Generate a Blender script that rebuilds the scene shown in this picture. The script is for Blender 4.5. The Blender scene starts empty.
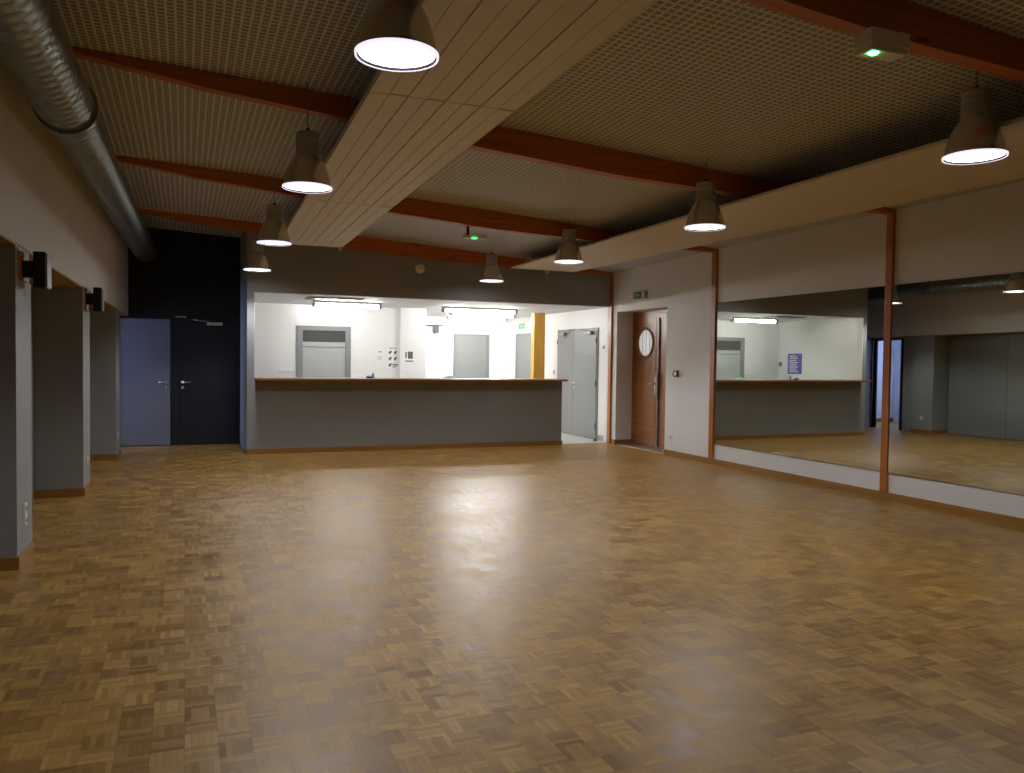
import bpy, bmesh, math, random
from mathutils import Vector, Matrix

random.seed(7)
PI = math.pi
sc = bpy.context.scene
COL = sc.collection

# ------------------------------------------------------------------ camera, world, exposure
CAM_H = 1.45
F_PX = 810.0
YAW, PITCH, ROLL = 0.384197, -0.0317400, 0.0128859
cam_data = bpy.data.cameras.new('camera')
cam_data.sensor_fit = 'HORIZONTAL'
cam_data.sensor_width = 36.0
cam_data.lens = 36.0 * F_PX / 1024.0
cam_data.clip_start = 0.05
cam_data.clip_end = 100
cam = bpy.data.objects.new('camera', cam_data)
COL.objects.link(cam)
_f = Vector((math.sin(YAW) * math.cos(PITCH), math.cos(YAW) * math.cos(PITCH), math.sin(PITCH)))
_r = Vector((math.cos(YAW), -math.sin(YAW), 0))
_u = _r.cross(_f)
_r2 = math.cos(ROLL) * _r + math.sin(ROLL) * _u
_u2 = -math.sin(ROLL) * _r + math.cos(ROLL) * _u
M = Matrix(((_r2.x, _u2.x, -_f.x, 0), (_r2.y, _u2.y, -_f.y, 0), (_r2.z, _u2.z, -_f.z, CAM_H), (0, 0, 0, 1)))
cam.matrix_world = M
sc.camera = cam

world = bpy.data.worlds.new('world')
sc.world = world
world.use_nodes = True
world.node_tree.nodes['Background'].inputs[0].default_value = (0.02, 0.025, 0.04, 1)
world.node_tree.nodes['Background'].inputs[1].default_value = 0.3

sc.view_settings.view_transform = 'Standard'
sc.view_settings.look = 'None'
sc.view_settings.exposure = 0.42
sc.view_settings.gamma = 1.0
sc.view_settings.use_curve_mapping = False
sc.cycles.max_bounces = 10
sc.cycles.diffuse_bounces = 7
sc.cycles.glossy_bounces = 6
sc.cycles.caustics_reflective = False
sc.cycles.caustics_refractive = False
sc.cycles.sample_clamp_indirect = 4.0

TUBE_POWER = 64.0       # emission of the fluorescent diffusers
LAMP_W = 116.0           # each pendant's lamp, watts
LAMP_GLOW = 10.0         # its diffuser glass
DAY_GLOW = 9.0          # the window of the little side room

# ------------------------------------------------------------------ key dimensions (metres)
XR = 7.03      # right wall face
YB = 12.70     # bar wall, room side
YE = 14.30     # black end wall
YBACK = -4.0   # wall behind the camera
BAYS = [3.33, 6.53, 9.63, 12.66]    # near faces of the beams


def LX(y):     # face of the left wall
    return -1.047 + 0.0265 * (y - 6.27)


def ZC(x, y):  # ceiling underside
    return 3.590 - 0.0490 * x - 0.00265 * x * x - 0.0135 * (y - 6.53)


# ------------------------------------------------------------------ materials
def new_mat(name):
    m = bpy.data.materials.new(name)
    m.use_nodes = True
    nt = m.node_tree
    return m, nt, nt.nodes['Principled BSDF']


def N(nt, t, **kw):
    n = nt.nodes.new(t)
    for k, v in kw.items():
        setattr(n, k, v)
    return n


def math_node(nt, op, a, b=None, c=None):
    n = N(nt, 'ShaderNodeMath', operation=op)
    for i, v in enumerate((a, b, c)):
        if v is None:
            continue
        if isinstance(v, (int, float)):
            n.inputs[i].default_value = v
        else:
            nt.links.new(v, n.inputs[i])
    return n.outputs[0]


def paint(name, col, rough=0.6, var=0.06, scale=3.0, bump=0.05, bscale=180.0, metallic=0.0, spec=0.4):
    m, nt, b = new_mat(name)
    tc = N(nt, 'ShaderNodeTexCoord')
    no = N(nt, 'ShaderNodeTexNoise')
    no.inputs['Scale'].default_value = scale
    no.inputs['Detail'].default_value = 4
    nt.links.new(tc.outputs['Object'], no.inputs['Vector'])
    ramp = N(nt, 'ShaderNodeValToRGB')
    c0 = [max(0, c * (1 - var)) for c in col]
    c1 = [min(1, c * (1 + var)) for c in col]
    ramp.color_ramp.elements[0].color = (*c0, 1)
    ramp.color_ramp.elements[1].color = (*c1, 1)
    ramp.color_ramp.elements[0].position = 0.3
    ramp.color_ramp.elements[1].position = 0.7
    nt.links.new(no.outputs['Fac'], ramp.inputs['Fac'])
    nt.links.new(ramp.outputs['Color'], b.inputs['Base Color'])
    b.inputs['Roughness'].default_value = rough
    b.inputs['Metallic'].default_value = metallic
    b.inputs['Specular IOR Level'].default_value = spec
    if bump > 0:
        n2 = N(nt, 'ShaderNodeTexNoise')
        n2.inputs['Scale'].default_value = bscale
        nt.links.new(tc.outputs['Object'], n2.inputs['Vector'])
        bp = N(nt, 'ShaderNodeBump')
        bp.inputs['Strength'].default_value = bump
        bp.inputs['Distance'].default_value = 0.01
        nt.links.new(n2.outputs['Fac'], bp.inputs['Height'])
        nt.links.new(bp.outputs['Normal'], b.inputs['Normal'])
    return m


def wood(name, c0, c1, c2, axis='X', rough=0.45, scale=1.0, knots=True, coat=0.0):
    m, nt, b = new_mat(name)
    tc = N(nt, 'ShaderNodeTexCoord')
    mp = N(nt, 'ShaderNodeMapping')
    s = {'X': (0.6, 14, 14), 'Y': (14, 0.6, 14), 'Z': (14, 14, 0.6)}[axis]
    mp.inputs['Scale'].default_value = [v * scale for v in s]
    nt.links.new(tc.outputs['Object'], mp.inputs['Vector'])
    no = N(nt, 'ShaderNodeTexNoise')
    no.inputs['Scale'].default_value = 1.6
    no.inputs['Detail'].default_value = 6
    no.inputs['Distortion'].default_value = 0.6
    nt.links.new(mp.outputs['Vector'], no.inputs['Vector'])
    ramp = N(nt, 'ShaderNodeValToRGB')
    ramp.color_ramp.elements[0].color = (*c0, 1)
    ramp.color_ramp.elements[0].position = 0.25
    ramp.color_ramp.elements[1].color = (*c2, 1)
    ramp.color_ramp.elements[1].position = 0.75
    e = ramp.color_ramp.elements.new(0.5)
    e.color = (*c1, 1)
    nt.links.new(no.outputs['Fac'], ramp.inputs['Fac'])
    out = ramp.outputs['Color']
    if knots:
        vo = N(nt, 'ShaderNodeTexVoronoi')
        mp2 = N(nt, 'ShaderNodeMapping')
        s2 = {'X': (0.9, 3.2, 3.2), 'Y': (3.2, 0.9, 3.2), 'Z': (3.2, 3.2, 0.9)}[axis]
        mp2.inputs['Scale'].default_value = s2
        nt.links.new(tc.outputs['Object'], mp2.inputs['Vector'])
        nt.links.new(mp2.outputs['Vector'], vo.inputs['Vector'])
        vo.inputs['Scale'].default_value = 1.6
        r2 = N(nt, 'ShaderNodeValToRGB')
        r2.color_ramp.elements[0].position = 0.05
        r2.color_ramp.elements[0].color = (0.25, 0.2, 0.2, 1)
        r2.color_ramp.elements[1].position = 0.12
        r2.color_ramp.elements[1].color = (1, 1, 1, 1)
        nt.links.new(vo.outputs['Distance'], r2.inputs['Fac'])
        mx = N(nt, 'ShaderNodeMixRGB', blend_type='MULTIPLY')
        mx.inputs[0].default_value = 0.8
        nt.links.new(out, mx.inputs[1])
        nt.links.new(r2.outputs['Color'], mx.inputs[2])
        out = mx.outputs[0]
    nt.links.new(out, b.inputs['Base Color'])
    b.inputs['Roughness'].default_value = rough
    b.inputs['Coat Weight'].default_value = coat
    b.inputs['Coat Roughness'].default_value = 0.25
    return m


def parquet_mat():
    m, nt, b = new_mat('mosaic_parquet')
    C = 0.118
    tc = N(nt, 'ShaderNodeTexCoord')
    sep = N(nt, 'ShaderNodeSeparateXYZ')
    nt.links.new(tc.outputs['Object'], sep.inputs[0])
    u = math_node(nt, 'DIVIDE', sep.outputs[0], C)
    v = math_node(nt, 'DIVIDE', sep.outputs[1], C)
    u = math_node(nt, 'ADD', u, 500.0)
    v = math_node(nt, 'ADD', v, 500.0)
    cu = math_node(nt, 'FLOOR', u)
    cv = math_node(nt, 'FLOOR', v)
    fu = math_node(nt, 'FRACT', u)
    fv = math_node(nt, 'FRACT', v)
    par = math_node(nt, 'MODULO', math_node(nt, 'ADD', cu, cv), 2.0)
    par = math_node(nt, 'GREATER_THAN', par, 0.5)
    inv = math_node(nt, 'SUBTRACT', 1.0, par)
    across = math_node(nt, 'ADD', math_node(nt, 'MULTIPLY', par, fu), math_node(nt, 'MULTIPLY', inv, fv))
    along = math_node(nt, 'ADD', math_node(nt, 'MULTIPLY', par, fv), math_node(nt, 'MULTIPLY', inv, fu))
    a5 = math_node(nt, 'MULTIPLY', across, 5.0)
    strip = math_node(nt, 'FLOOR', a5)
    fs = math_node(nt, 'FRACT', a5)
    # random per strip and per tile
    cmb = N(nt, 'ShaderNodeCombineXYZ')
    nt.links.new(cu, cmb.inputs[0])
    nt.links.new(cv, cmb.inputs[1])
    nt.links.new(strip, cmb.inputs[2])
    wn = N(nt, 'ShaderNodeTexWhiteNoise', noise_dimensions='3D')
    nt.links.new(cmb.outputs[0], wn.inputs['Vector'])
    cmb2 = N(nt, 'ShaderNodeCombineXYZ')
    nt.links.new(cu, cmb2.inputs[0])
    nt.links.new(cv, cmb2.inputs[1])
    wt = N(nt, 'ShaderNodeTexWhiteNoise', noise_dimensions='3D')
    nt.links.new(cmb2.outputs[0], wt.inputs['Vector'])
    rnd = math_node(nt, 'ADD', math_node(nt, 'MULTIPLY', wn.outputs['Value'], 0.45), math_node(nt, 'MULTIPLY', wt.outputs['Value'], 0.55))
    ramp = N(nt, 'ShaderNodeValToRGB')
    els = ramp.color_ramp.elements
    els[0].position = 0.08
    els[0].color = (0.215, 0.105, 0.020, 1)
    els[1].position = 0.95
    els[1].color = (0.440, 0.245, 0.052, 1)
    e = els.new(0.5)
    e.color = (0.320, 0.166, 0.032, 1)
    nt.links.new(rnd, ramp.inputs['Fac'])
    # grain + joints
    mp = N(nt, 'ShaderNodeMapping')
    mp.inputs['Scale'].default_value = (30, 30, 30)
    nt.links.new(tc.outputs['Object'], mp.inputs['Vector'])
    g = N(nt, 'ShaderNodeTexNoise')
    g.inputs['Scale'].default_value = 1.3
    g.inputs['Detail'].default_value = 3
    nt.links.new(mp.outputs['Vector'], g.inputs['Vector'])
    gr = N(nt, 'ShaderNodeMapRange')
    gr.inputs['To Min'].default_value = 0.78
    gr.inputs['To Max'].default_value = 1.2
    nt.links.new(g.outputs['Fac'], gr.inputs['Value'])

    def edge(f, w):
        d = math_node(nt, 'ABSOLUTE', math_node(nt, 'SUBTRACT', f, 0.5))
        return math_node(nt, 'GREATER_THAN', d, 0.5 - w)
    j = math_node(nt, 'MAXIMUM', edge(fs, 0.035), edge(along, 0.012))
    j = math_node(nt, 'SUBTRACT', 1.0, math_node(nt, 'MULTIPLY', j, 0.38))
    # broad wear: greyish, duller where people walk
    w = N(nt, 'ShaderNodeTexNoise')
    w.inputs['Scale'].default_value = 0.9
    w.inputs['Detail'].default_value = 5
    nt.links.new(tc.outputs['Object'], w.inputs['Vector'])
    wr = N(nt, 'ShaderNodeMapRange')
    wr.inputs['From Min'].default_value = 0.3
    wr.inputs['From Max'].default_value = 0.7
    wr.inputs['To Min'].default_value = 0.0
    wr.inputs['To Max'].default_value = 0.12
    nt.links.new(w.outputs['Fac'], wr.inputs['Value'])
    mul = math_node(nt, 'MULTIPLY', gr.outputs[0], j)
    cm = N(nt, 'ShaderNodeMixRGB', blend_type='MULTIPLY')
    cm.inputs[0].default_value = 1
    nt.links.new(ramp.outputs['Color'], cm.inputs[1])
    cc = N(nt, 'ShaderNodeCombineColor')
    for i in range(3):
        nt.links.new(mul, cc.inputs[i])
    nt.links.new(cc.outputs[0], cm.inputs[2])
    mx = N(nt, 'ShaderNodeMixRGB')
    nt.links.new(wr.outputs[0], mx.inputs[0])
    nt.links.new(cm.outputs[0], mx.inputs[1])
    mx.inputs[2].default_value = (0.28, 0.20, 0.115, 1)
    # scuffs : pale thin scratches
    sn = N(nt, 'ShaderNodeTexNoise')
    sn.inputs['Scale'].default_value = 2.3
    sn.inputs['Detail'].default_value = 9
    sn.inputs['Roughness'].default_value = 0.75
    sn.inputs['Distortion'].default_value = 1.5
    nt.links.new(tc.outputs['Object'], sn.inputs['Vector'])
    sr = N(nt, 'ShaderNodeMapRange')
    sr.inputs['From Min'].default_value = 0.60
    sr.inputs['From Max'].default_value = 0.72
    sr.inputs['To Max'].default_value = 0.28
    nt.links.new(sn.outputs['Fac'], sr.inputs['Value'])
    mx2 = N(nt, 'ShaderNodeMixRGB')
    nt.links.new(sr.outputs[0], mx2.inputs[0])
    nt.links.new(mx.outputs[0], mx2.inputs[1])
    mx2.inputs[2].default_value = (0.42, 0.33, 0.22, 1)
    nt.links.new(mx2.outputs[0], b.inputs['Base Color'])
    rr = N(nt, 'ShaderNodeMapRange')
    rr.inputs['To Min'].default_value = 0.32
    rr.inputs['To Max'].default_value = 0.46
    nt.links.new(rnd, rr.inputs['Value'])
    ra = math_node(nt, 'ADD', rr.outputs[0], math_node(nt, 'MULTIPLY', wr.outputs[0], 0.3))
    nt.links.new(ra, b.inputs['Roughness'])
    b.inputs['Specular IOR Level'].default_value = 0.5
    # every strip is seated a little differently: a tiny random tilt of its normal
    sub = N(nt, 'ShaderNodeVectorMath', operation='SUBTRACT')
    nt.links.new(wn.outputs['Color'], sub.inputs[0])
    sub.inputs[1].default_value = (0.5, 0.5, 0.5)
    sc_ = N(nt, 'ShaderNodeVectorMath', operation='SCALE')
    nt.links.new(sub.outputs[0], sc_.inputs[0])
    sc_.inputs['Scale'].default_value = 0.045
    g2 = N(nt, 'ShaderNodeTexNoise')
    g2.inputs['Scale'].default_value = 14.0
    g2.inputs['Detail'].default_value = 2
    nt.links.new(tc.outputs['Object'], g2.inputs['Vector'])
    bp = N(nt, 'ShaderNodeBump')
    bp.inputs['Strength'].default_value = 0.25
    bp.inputs['Distance'].default_value = 0.004
    nt.links.new(g2.outputs['Fac'], bp.inputs['Height'])
    ad = N(nt, 'ShaderNodeVectorMath', operation='ADD')
    nt.links.new(bp.outputs['Normal'], ad.inputs[0])
    nt.links.new(sc_.outputs[0], ad.inputs[1])
    nm = N(nt, 'ShaderNodeVectorMath', operation='NORMALIZE')
    nt.links.new(ad.outputs[0], nm.inputs[0])
    nt.links.new(nm.outputs[0], b.inputs['Normal'])
    return m


def grid_ceiling_mat():
    # pale sheet with square openings, 4.6 cm pitch
    m, nt, b = new_mat('grid_ceiling')
    tc = N(nt, 'ShaderNodeTexCoord')
    sep = N(nt, 'ShaderNodeSeparateXYZ')
    nt.links.new(tc.outputs['Object'], sep.inputs[0])
    P = 0.056

    def hole(o, w):
        f = math_node(nt, 'FRACT', math_node(nt, 'ADD', math_node(nt, 'DIVIDE', o, P), 300.0))
        d = math_node(nt, 'ABSOLUTE', math_node(nt, 'SUBTRACT', f, 0.5))
        mr = N(nt, 'ShaderNodeMapRange')
        mr.inputs['From Min'].default_value = w
        mr.inputs['From Max'].default_value = w - 0.07
        nt.links.new(d, mr.inputs['Value'])
        return mr.outputs[0]
    h = math_node(nt, 'MULTIPLY', hole(sep.outputs[0], 0.39), hole(sep.outputs[1], 0.39))
    mx = N(nt, 'ShaderNodeMixRGB')
    nt.links.new(h, mx.inputs[0])
    mx.inputs[1].default_value = (0.72, 0.745, 0.77, 1)
    mx.inputs[2].default_value = (0.29, 0.29, 0.29, 1)
    nt.links.new(mx.outputs[0], b.inputs['Base Color'])
    b.inputs['Roughness'].default_value = 0.55
    bp = N(nt, 'ShaderNodeBump', invert=True)
    bp.inputs['Strength'].default_value = 0.8
    bp.inputs['Distance'].default_value = 0.01
    nt.links.new(h, bp.inputs['Height'])
    nt.links.new(bp.outputs['Normal'], b.inputs['Normal'])
    return m


def tile_mat(name, col, joint, pitch, width, rough=0.25, axes=(0, 2)):
    m, nt, b = new_mat(name)
    tc = N(nt, 'ShaderNodeTexCoord')
    sep = N(nt, 'ShaderNodeSeparateXYZ')
    nt.links.new(tc.outputs['Object'], sep.inputs[0])
    e = None
    for a in axes:
        f = math_node(nt, 'FRACT', math_node(nt, 'ADD', math_node(nt, 'DIVIDE', sep.outputs[a], pitch), 100.0))
        d = math_node(nt, 'ABSOLUTE', math_node(nt, 'SUBTRACT', f, 0.5))
        g = math_node(nt, 'GREATER_THAN', d, 0.5 - width)
        e = g if e is None else math_node(nt, 'MAXIMUM', e, g)
    mx = N(nt, 'ShaderNodeMixRGB')
    nt.links.new(e, mx.inputs[0])
    mx.inputs[1].default_value = (*col, 1)
    mx.inputs[2].default_value = (*joint, 1)
    nt.links.new(mx.outputs[0], b.inputs['Base Color'])
    b.inputs['Roughness'].default_value = rough
    return m


def emis(name, col, strength, base=(0.8, 0.8, 0.8)):
    m, nt, b = new_mat(name)
    b.inputs['Base Color'].default_value = (*base, 1)
    b.inputs['Emission Color'].default_value = (*col, 1)
    b.inputs['Emission Strength'].default_value = strength
    b.inputs['Roughness'].default_value = 0.4
    return m


def galvanised():
    m, nt, b = new_mat('galvanised_spiral_steel')
    tc = N(nt, 'ShaderNodeTexCoord')
    no = N(nt, 'ShaderNodeTexVoronoi')
    no.inputs['Scale'].default_value = 22
    nt.links.new(tc.outputs['Object'], no.inputs['Vector'])
    ramp = N(nt, 'ShaderNodeValToRGB')
    ramp.color_ramp.elements[0].color = (0.24, 0.27, 0.25, 1)
    ramp.color_ramp.elements[1].color = (0.34, 0.37, 0.345, 1)
    nt.links.new(no.outputs['Color'], ramp.inputs['Fac'])
    nt.links.new(ramp.outputs['Color'], b.inputs['Base Color'])
    b.inputs['Metallic'].default_value = 0.85
    b.inputs['Roughness'].default_value = 0.30
    return m


def mirror_mat():
    m, nt, b = new_mat('mirror_silvering')
    tc = N(nt, 'ShaderNodeTexCoord')
    no = N(nt, 'ShaderNodeTexNoise')
    no.inputs['Scale'].default_value = 2.0
    nt.links.new(tc.outputs['Object'], no.inputs['Vector'])
    mr = N(nt, 'ShaderNodeMapRange')
    mr.inputs['To Min'].default_value = 0.004
    mr.inputs['To Max'].default_value = 0.012
    nt.links.new(no.outputs['Fac'], mr.inputs['Value'])
    nt.links.new(mr.outputs[0], b.inputs['Roughness'])
    b.inputs['Base Color'].default_value = (0.69, 0.73, 0.67, 1)
    b.inputs['Metallic'].default_value = 1.0
    return m


MAT = {}
MAT['white_wall'] = paint('white_wall_paint', (0.69, 0.685, 0.68), 0.65, 0.03, 1.2, 0.08, 120)
MAT['grey_wall'] = paint('grey_wall_paint', (0.285, 0.29, 0.292), 0.6, 0.05, 1.5, 0.08, 120)
MAT['dark_panel'] = paint('grey_partition_laminate', (0.21, 0.22, 0.215), 0.45, 0.04, 1.0, 0.02, 60)
MAT['black_wall'] = paint('black_wall_paint', (0.012, 0.012, 0.014), 0.7, 0.2, 2.0, 0.1, 90)
MAT['black_door'] = paint('black_door_paint', (0.014, 0.015, 0.019), 0.5, 0.1, 2.0, 0.0)
MAT['pale_door'] = paint('pale_grey_door_laminate', (0.19, 0.195, 0.22), 0.5, 0.03, 2.0, 0.0)
MAT['black_metal'] = paint('black_powder_coat', (0.012, 0.012, 0.016), 0.5, 0.1, 8.0, 0.0)
MAT['floor'] = parquet_mat()
MAT['ceiling'] = grid_ceiling_mat()
MAT['beam'] = wood('red_stained_glulam', (0.36, 0.095, 0.018), (0.47, 0.132, 0.024), (0.56, 0.175, 0.034), 'X', 0.5)
MAT['post'] = wood('red_stained_post', (0.30, 0.095, 0.017), (0.40, 0.132, 0.023), (0.48, 0.172, 0.032), 'Z', 0.42)
MAT['skirt'] = wood('varnished_skirting', (0.235, 0.105, 0.022), (0.30, 0.140, 0.032), (0.37, 0.18, 0.045), 'X', 0.4, knots=False)
MAT['skirt_y'] = wood('varnished_skirting_side', (0.235, 0.105, 0.022), (0.30, 0.140, 0.032), (0.37, 0.18, 0.045), 'Y', 0.4, knots=False)
MAT['soffit'] = wood('plywood_soffit', (0.30, 0.18, 0.09), (0.36, 0.22, 0.11), (0.42, 0.27, 0.14), 'Y', 0.6, knots=False)
MAT['pine'] = wood('varnished_pine', (0.50, 0.25, 0.03), (0.60, 0.32, 0.045), (0.68, 0.38, 0.06), 'Z', 0.35)
MAT['door_wood'] = wood('mahogany_door', (0.21, 0.072, 0.016), (0.28, 0.102, 0.022), (0.34, 0.132, 0.032), 'Y', 0.35, knots=False)
MAT['counter'] = wood('counter_wood', (0.20, 0.075, 0.03), (0.30, 0.12, 0.05), (0.38, 0.17, 0.08), 'X', 0.3, knots=False)
MAT['reflector'] = paint('cream_reflector_paint', (0.74, 0.71, 0.65), 0.5, 0.02, 1.0, 0.0)
MAT['reflector_edge'] = paint('cream_reflector_groove', (0.62, 0.59, 0.54), 0.6, 0.02, 1.0, 0.0)
MAT['board'] = paint('cream_board_paint', (0.74, 0.67, 0.55), 0.5, 0.02, 1.0, 0.0)
MAT['duct'] = galvanised()
MAT['alu'] = paint('brushed_aluminium', (0.66, 0.64, 0.61), 0.27, 0.06, 6.0, 0.0, metallic=0.8)
MAT['alu_in'] = paint('lamp_inner_reflector', (0.85, 0.85, 0.88), 0.35, 0.02, 6.0, 0.0, metallic=0.3)
MAT['lamp_box'] = paint('lamp_gear_housing', (0.42, 0.41, 0.42), 0.45, 0.05, 6.0, 0.0, metallic=0.2)
MAT['gasket'] = paint('dark_gasket', (0.06, 0.055, 0.07), 0.6, 0.05, 6.0, 0.0)
MAT['lamp_lip'] = emis('glass_lip_of_diffuser', (0.90, 0.86, 1.0), 0.75)
MAT['lamp_glass'] = emis('pendant_diffuser_glass', (0.97, 0.96, 1.0), LAMP_GLOW)
MAT['tube'] = emis('fluorescent_diffuser', (1.0, 0.985, 0.95), TUBE_POWER)
MAT['white_plastic'] = paint('white_plastic', (0.80, 0.80, 0.78), 0.4, 0.02, 5.0, 0.0)
MAT['grey_plastic'] = paint('grey_plastic', (0.30, 0.30, 0.30), 0.4, 0.02, 5.0, 0.0)
MAT['steel'] = paint('satin_steel', (0.62, 0.62, 0.62), 0.28, 0.03, 9.0, 0.0, metallic=0.9)
MAT['bronze'] = paint('dull_bronze', (0.16, 0.13, 0.11), 0.45, 0.1, 9.0, 0.0, metallic=0.6)
MAT['wire'] = paint('lamp_cord', (0.30, 0.25, 0.18), 0.6, 0.02, 5.0, 0.0)
MAT['mirror'] = mirror_mat()
MAT['mirror_edge'] = paint('mirror_glass_edge', (0.10, 0.13, 0.11), 0.3, 0.02, 5.0, 0.0)
MAT['bar_wall'] = paint('white_bar_paint', (0.80, 0.80, 0.79), 0.5, 0.015, 1.2, 0.02, 80)
MAT['bar_tiles'] = tile_mat('white_wall_tiles', (0.80, 0.80, 0.79), (0.72, 0.72, 0.71), 0.20, 0.012, 0.3)
MAT['bar_ceiling'] = tile_mat('suspended_ceiling_tiles', (0.62, 0.62, 0.62), (0.80, 0.80, 0.80), 0.60, 0.02, 0.7, (0, 1))
MAT['bar_floor'] = tile_mat('light_floor_tiles', (0.55, 0.56, 0.53), (0.36, 0.36, 0.34), 0.30, 0.015, 0.3, (0, 1))
MAT['bar_door'] = paint('grey_door_paint', (0.25, 0.26, 0.26), 0.45, 0.02, 2.0, 0.0)
MAT['bar_frame'] = paint('grey_frame_paint', (0.22, 0.23, 0.24), 0.45, 0.02, 2.0, 0.0)
MAT['bar_leaf'] = paint('light_grey_door_leaf', (0.38, 0.39, 0.385), 0.45, 0.02, 2.0, 0.0)
MAT['dark_glass'] = paint('transom_dark_glass', (0.085, 0.088, 0.080), 0.1, 0.05, 2.0, 0.0)
MAT['frosted'] = emis('lit_frosted_glass', (0.95, 0.96, 1.0), 0.30, (0.7, 0.7, 0.7))
MAT['paper'] = paint('white_paper', (0.82, 0.82, 0.80), 0.8, 0.01, 9.0, 0.0)
MAT['ink'] = paint('dark_print', (0.12, 0.12, 0.13), 0.8, 0.1, 9.0, 0.0)
MAT['ink_pale'] = paint('pale_print', (0.45, 0.45, 0.47), 0.8, 0.1, 9.0, 0.0)
MAT['blue_print'] = paint('violet_poster_print', (0.16, 0.15, 0.48), 0.6, 0.3, 14.0, 0.0)
MAT['blue'] = paint('blue_plastic', (0.06, 0.06, 0.45), 0.4, 0.05, 9.0, 0.0)
MAT['green'] = paint('green_sign', (0.02, 0.16, 0.12), 0.4, 0.05, 9.0, 0.0)
MAT['green_soft'] = paint('green_plastic', (0.20, 0.55, 0.32), 0.5, 0.05, 9.0, 0.0)
MAT['red'] = paint('red_plastic', (0.30, 0.03, 0.05), 0.4, 0.05, 9.0, 0.0)
MAT['led'] = emis('green_led', (0.05, 1.0, 0.22), 22.0, (0.1, 0.6, 0.2))
MAT['led_dim'] = emis('green_pilot_light', (0.10, 1.0, 0.25), 1.0, (0.1, 0.6, 0.2))
MAT['sky_glass'] = emis('daylight_in_window', (0.42, 0.55, 1.0), DAY_GLOW, (0.1, 0.1, 0.1))
MAT['side_wall'] = paint('side_room_paint', (0.72, 0.73, 0.78), 0.6, 0.02, 1.0, 0.0)


# ------------------------------------------------------------------ mesh helpers
class MB:
    """collects pieces into one mesh"""

    def __init__(self):
        self.bm = bmesh.new()

    def hexa(self, p, mi=0):      # 8 points: bottom ring 0-3, top ring 4-7
        v = [self.bm.verts.new(q) for q in p]
        for f in ((0, 3, 2, 1), (4, 5, 6, 7), (0, 1, 5, 4), (1, 2, 6, 5), (2, 3, 7, 6), (3, 0, 4, 7)):
            fc = self.bm.faces.new([v[i] for i in f])
            fc.material_index = mi
        return self

    def box(self, x0, x1, y0, y1, z0, z1, mi=0):
        return self.hexa([(x0, y0, z0), (x1, y0, z0), (x1, y1, z0), (x0, y1, z0),
                          (x0, y0, z1), (x1, y0, z1), (x1, y1, z1), (x0, y1, z1)], mi)

    def lbox(self, o0, o1, y0, y1, za, zb, mi=0):   # box along the left wall, offsets measured from its face
        def tz(z, y):                               # the niche heads drop slightly towards the far end
            return z + (0.095 - 0.013 * (y - 6.27) if 1.8 < z < 2.2 else 0.0)
        P = [(LX(y0) + o0, y0), (LX(y0) + o1, y0), (LX(y1) + o1, y1), (LX(y1) + o0, y1)]
        return self.hexa([(x, y, tz(za, y)) for x, y in P] + [(x, y, tz(zb, y)) for x, y in P], mi)

    def lathe(self, prof, cx=0, cy=0, seg=32, mi=0, smooth=True, axis='Z', cz=0, cap=False):
        rings = []
        for r, h in prof:
            ring = []
            for k in range(seg):
                a = 2 * PI * k / seg
                if axis == 'Z':
                    co = (cx + r * math.cos(a), cy + r * math.sin(a), cz + h)
                elif axis == 'Y':
                    co = (cx + r * math.cos(a), cy + h, cz + r * math.sin(a))
                else:
                    co = (cx + h, cy + r * math.cos(a), cz + r * math.sin(a))
                ring.append(self.bm.verts.new(co))
            rings.append(ring)
        for a, b in zip(rings, rings[1:]):
            for k in range(seg):
                f = self.bm.faces.new([a[k], a[(k + 1) % seg], b[(k + 1) % seg], b[k]])
                f.smooth = smooth
                f.material_index = mi
        if cap:
            for ring in (rings[0], rings[-1]):
                f = self.bm.faces.new(ring)
                f.material_index = mi
        return self

    def tube(self, p0, p1, r, seg=10, mi=0):
        p0, p1 = Vector(p0), Vector(p1)
        d = (p1 - p0).normalized()
        up = Vector((0, 0, 1)) if abs(d.z) < 0.9 else Vector((1, 0, 0))
        a = d.cross(up).normalized()
        b = d.cross(a)
        rings = []
        for p in (p0, p1):
            rings.append([self.bm.verts.new(p + r * (math.cos(2 * PI * k / seg) * a + math.sin(2 * PI * k / seg) * b)) for k in range(seg)])
        for k in range(seg):
            f = self.bm.faces.new([rings[0][k], rings[0][(k + 1) % seg], rings[1][(k + 1) % seg], rings[1][k]])
            f.smooth = True
            f.material_index = mi
        for ring in rings:
            self.bm.faces.new(ring).material_index = mi
        return self

    def build(self, name, mats, parent=None, loc=None, bevel=0.0):
        bm = self.bm
        bmesh.ops.recalc_face_normals(bm, faces=bm.faces)
        if bevel > 0:
            bmesh.ops.bevel(bm, geom=[e for e in bm.edges], offset=bevel, segments=2, affect='EDGES', profile=0.7)
        if loc is not None:
            bmesh.ops.translate(bm, vec=-Vector(loc), verts=bm.verts)
        me = bpy.data.meshes.new(name)
        bm.to_mesh(me)
        bm.free()
        if not isinstance(mats, (list, tuple)):
            mats = [mats]
        for m in mats:
            me.materials.append(MAT[m])
        o = bpy.data.objects.new(name, me)
        COL.objects.link(o)
        if parent is not None:
            o.parent = parent
        if loc is not None:
            o.location = loc
        return o


def tag(o, label=None, cat=None, group=None, kind=None):
    if label:
        o['label'] = label
    if cat:
        o['category'] = cat
    if group:
        o['group'] = group
    if kind:
        o['kind'] = kind
    return o


def empty(name, loc=(0, 0, 0), rz=0.0):
    o = bpy.data.objects.new(name, None)
    o.empty_display_size = 0.1
    COL.objects.link(o)
    o.location = loc
    o.rotation_euler = (0, 0, rz)
    return o


def copy_tree(o, parent=None):
    c = o.copy()
    COL.objects.link(c)
    if parent is not None:
        c.parent = parent
    for ch in list(o.children):
        copy_tree(ch, c)
    return c


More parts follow.
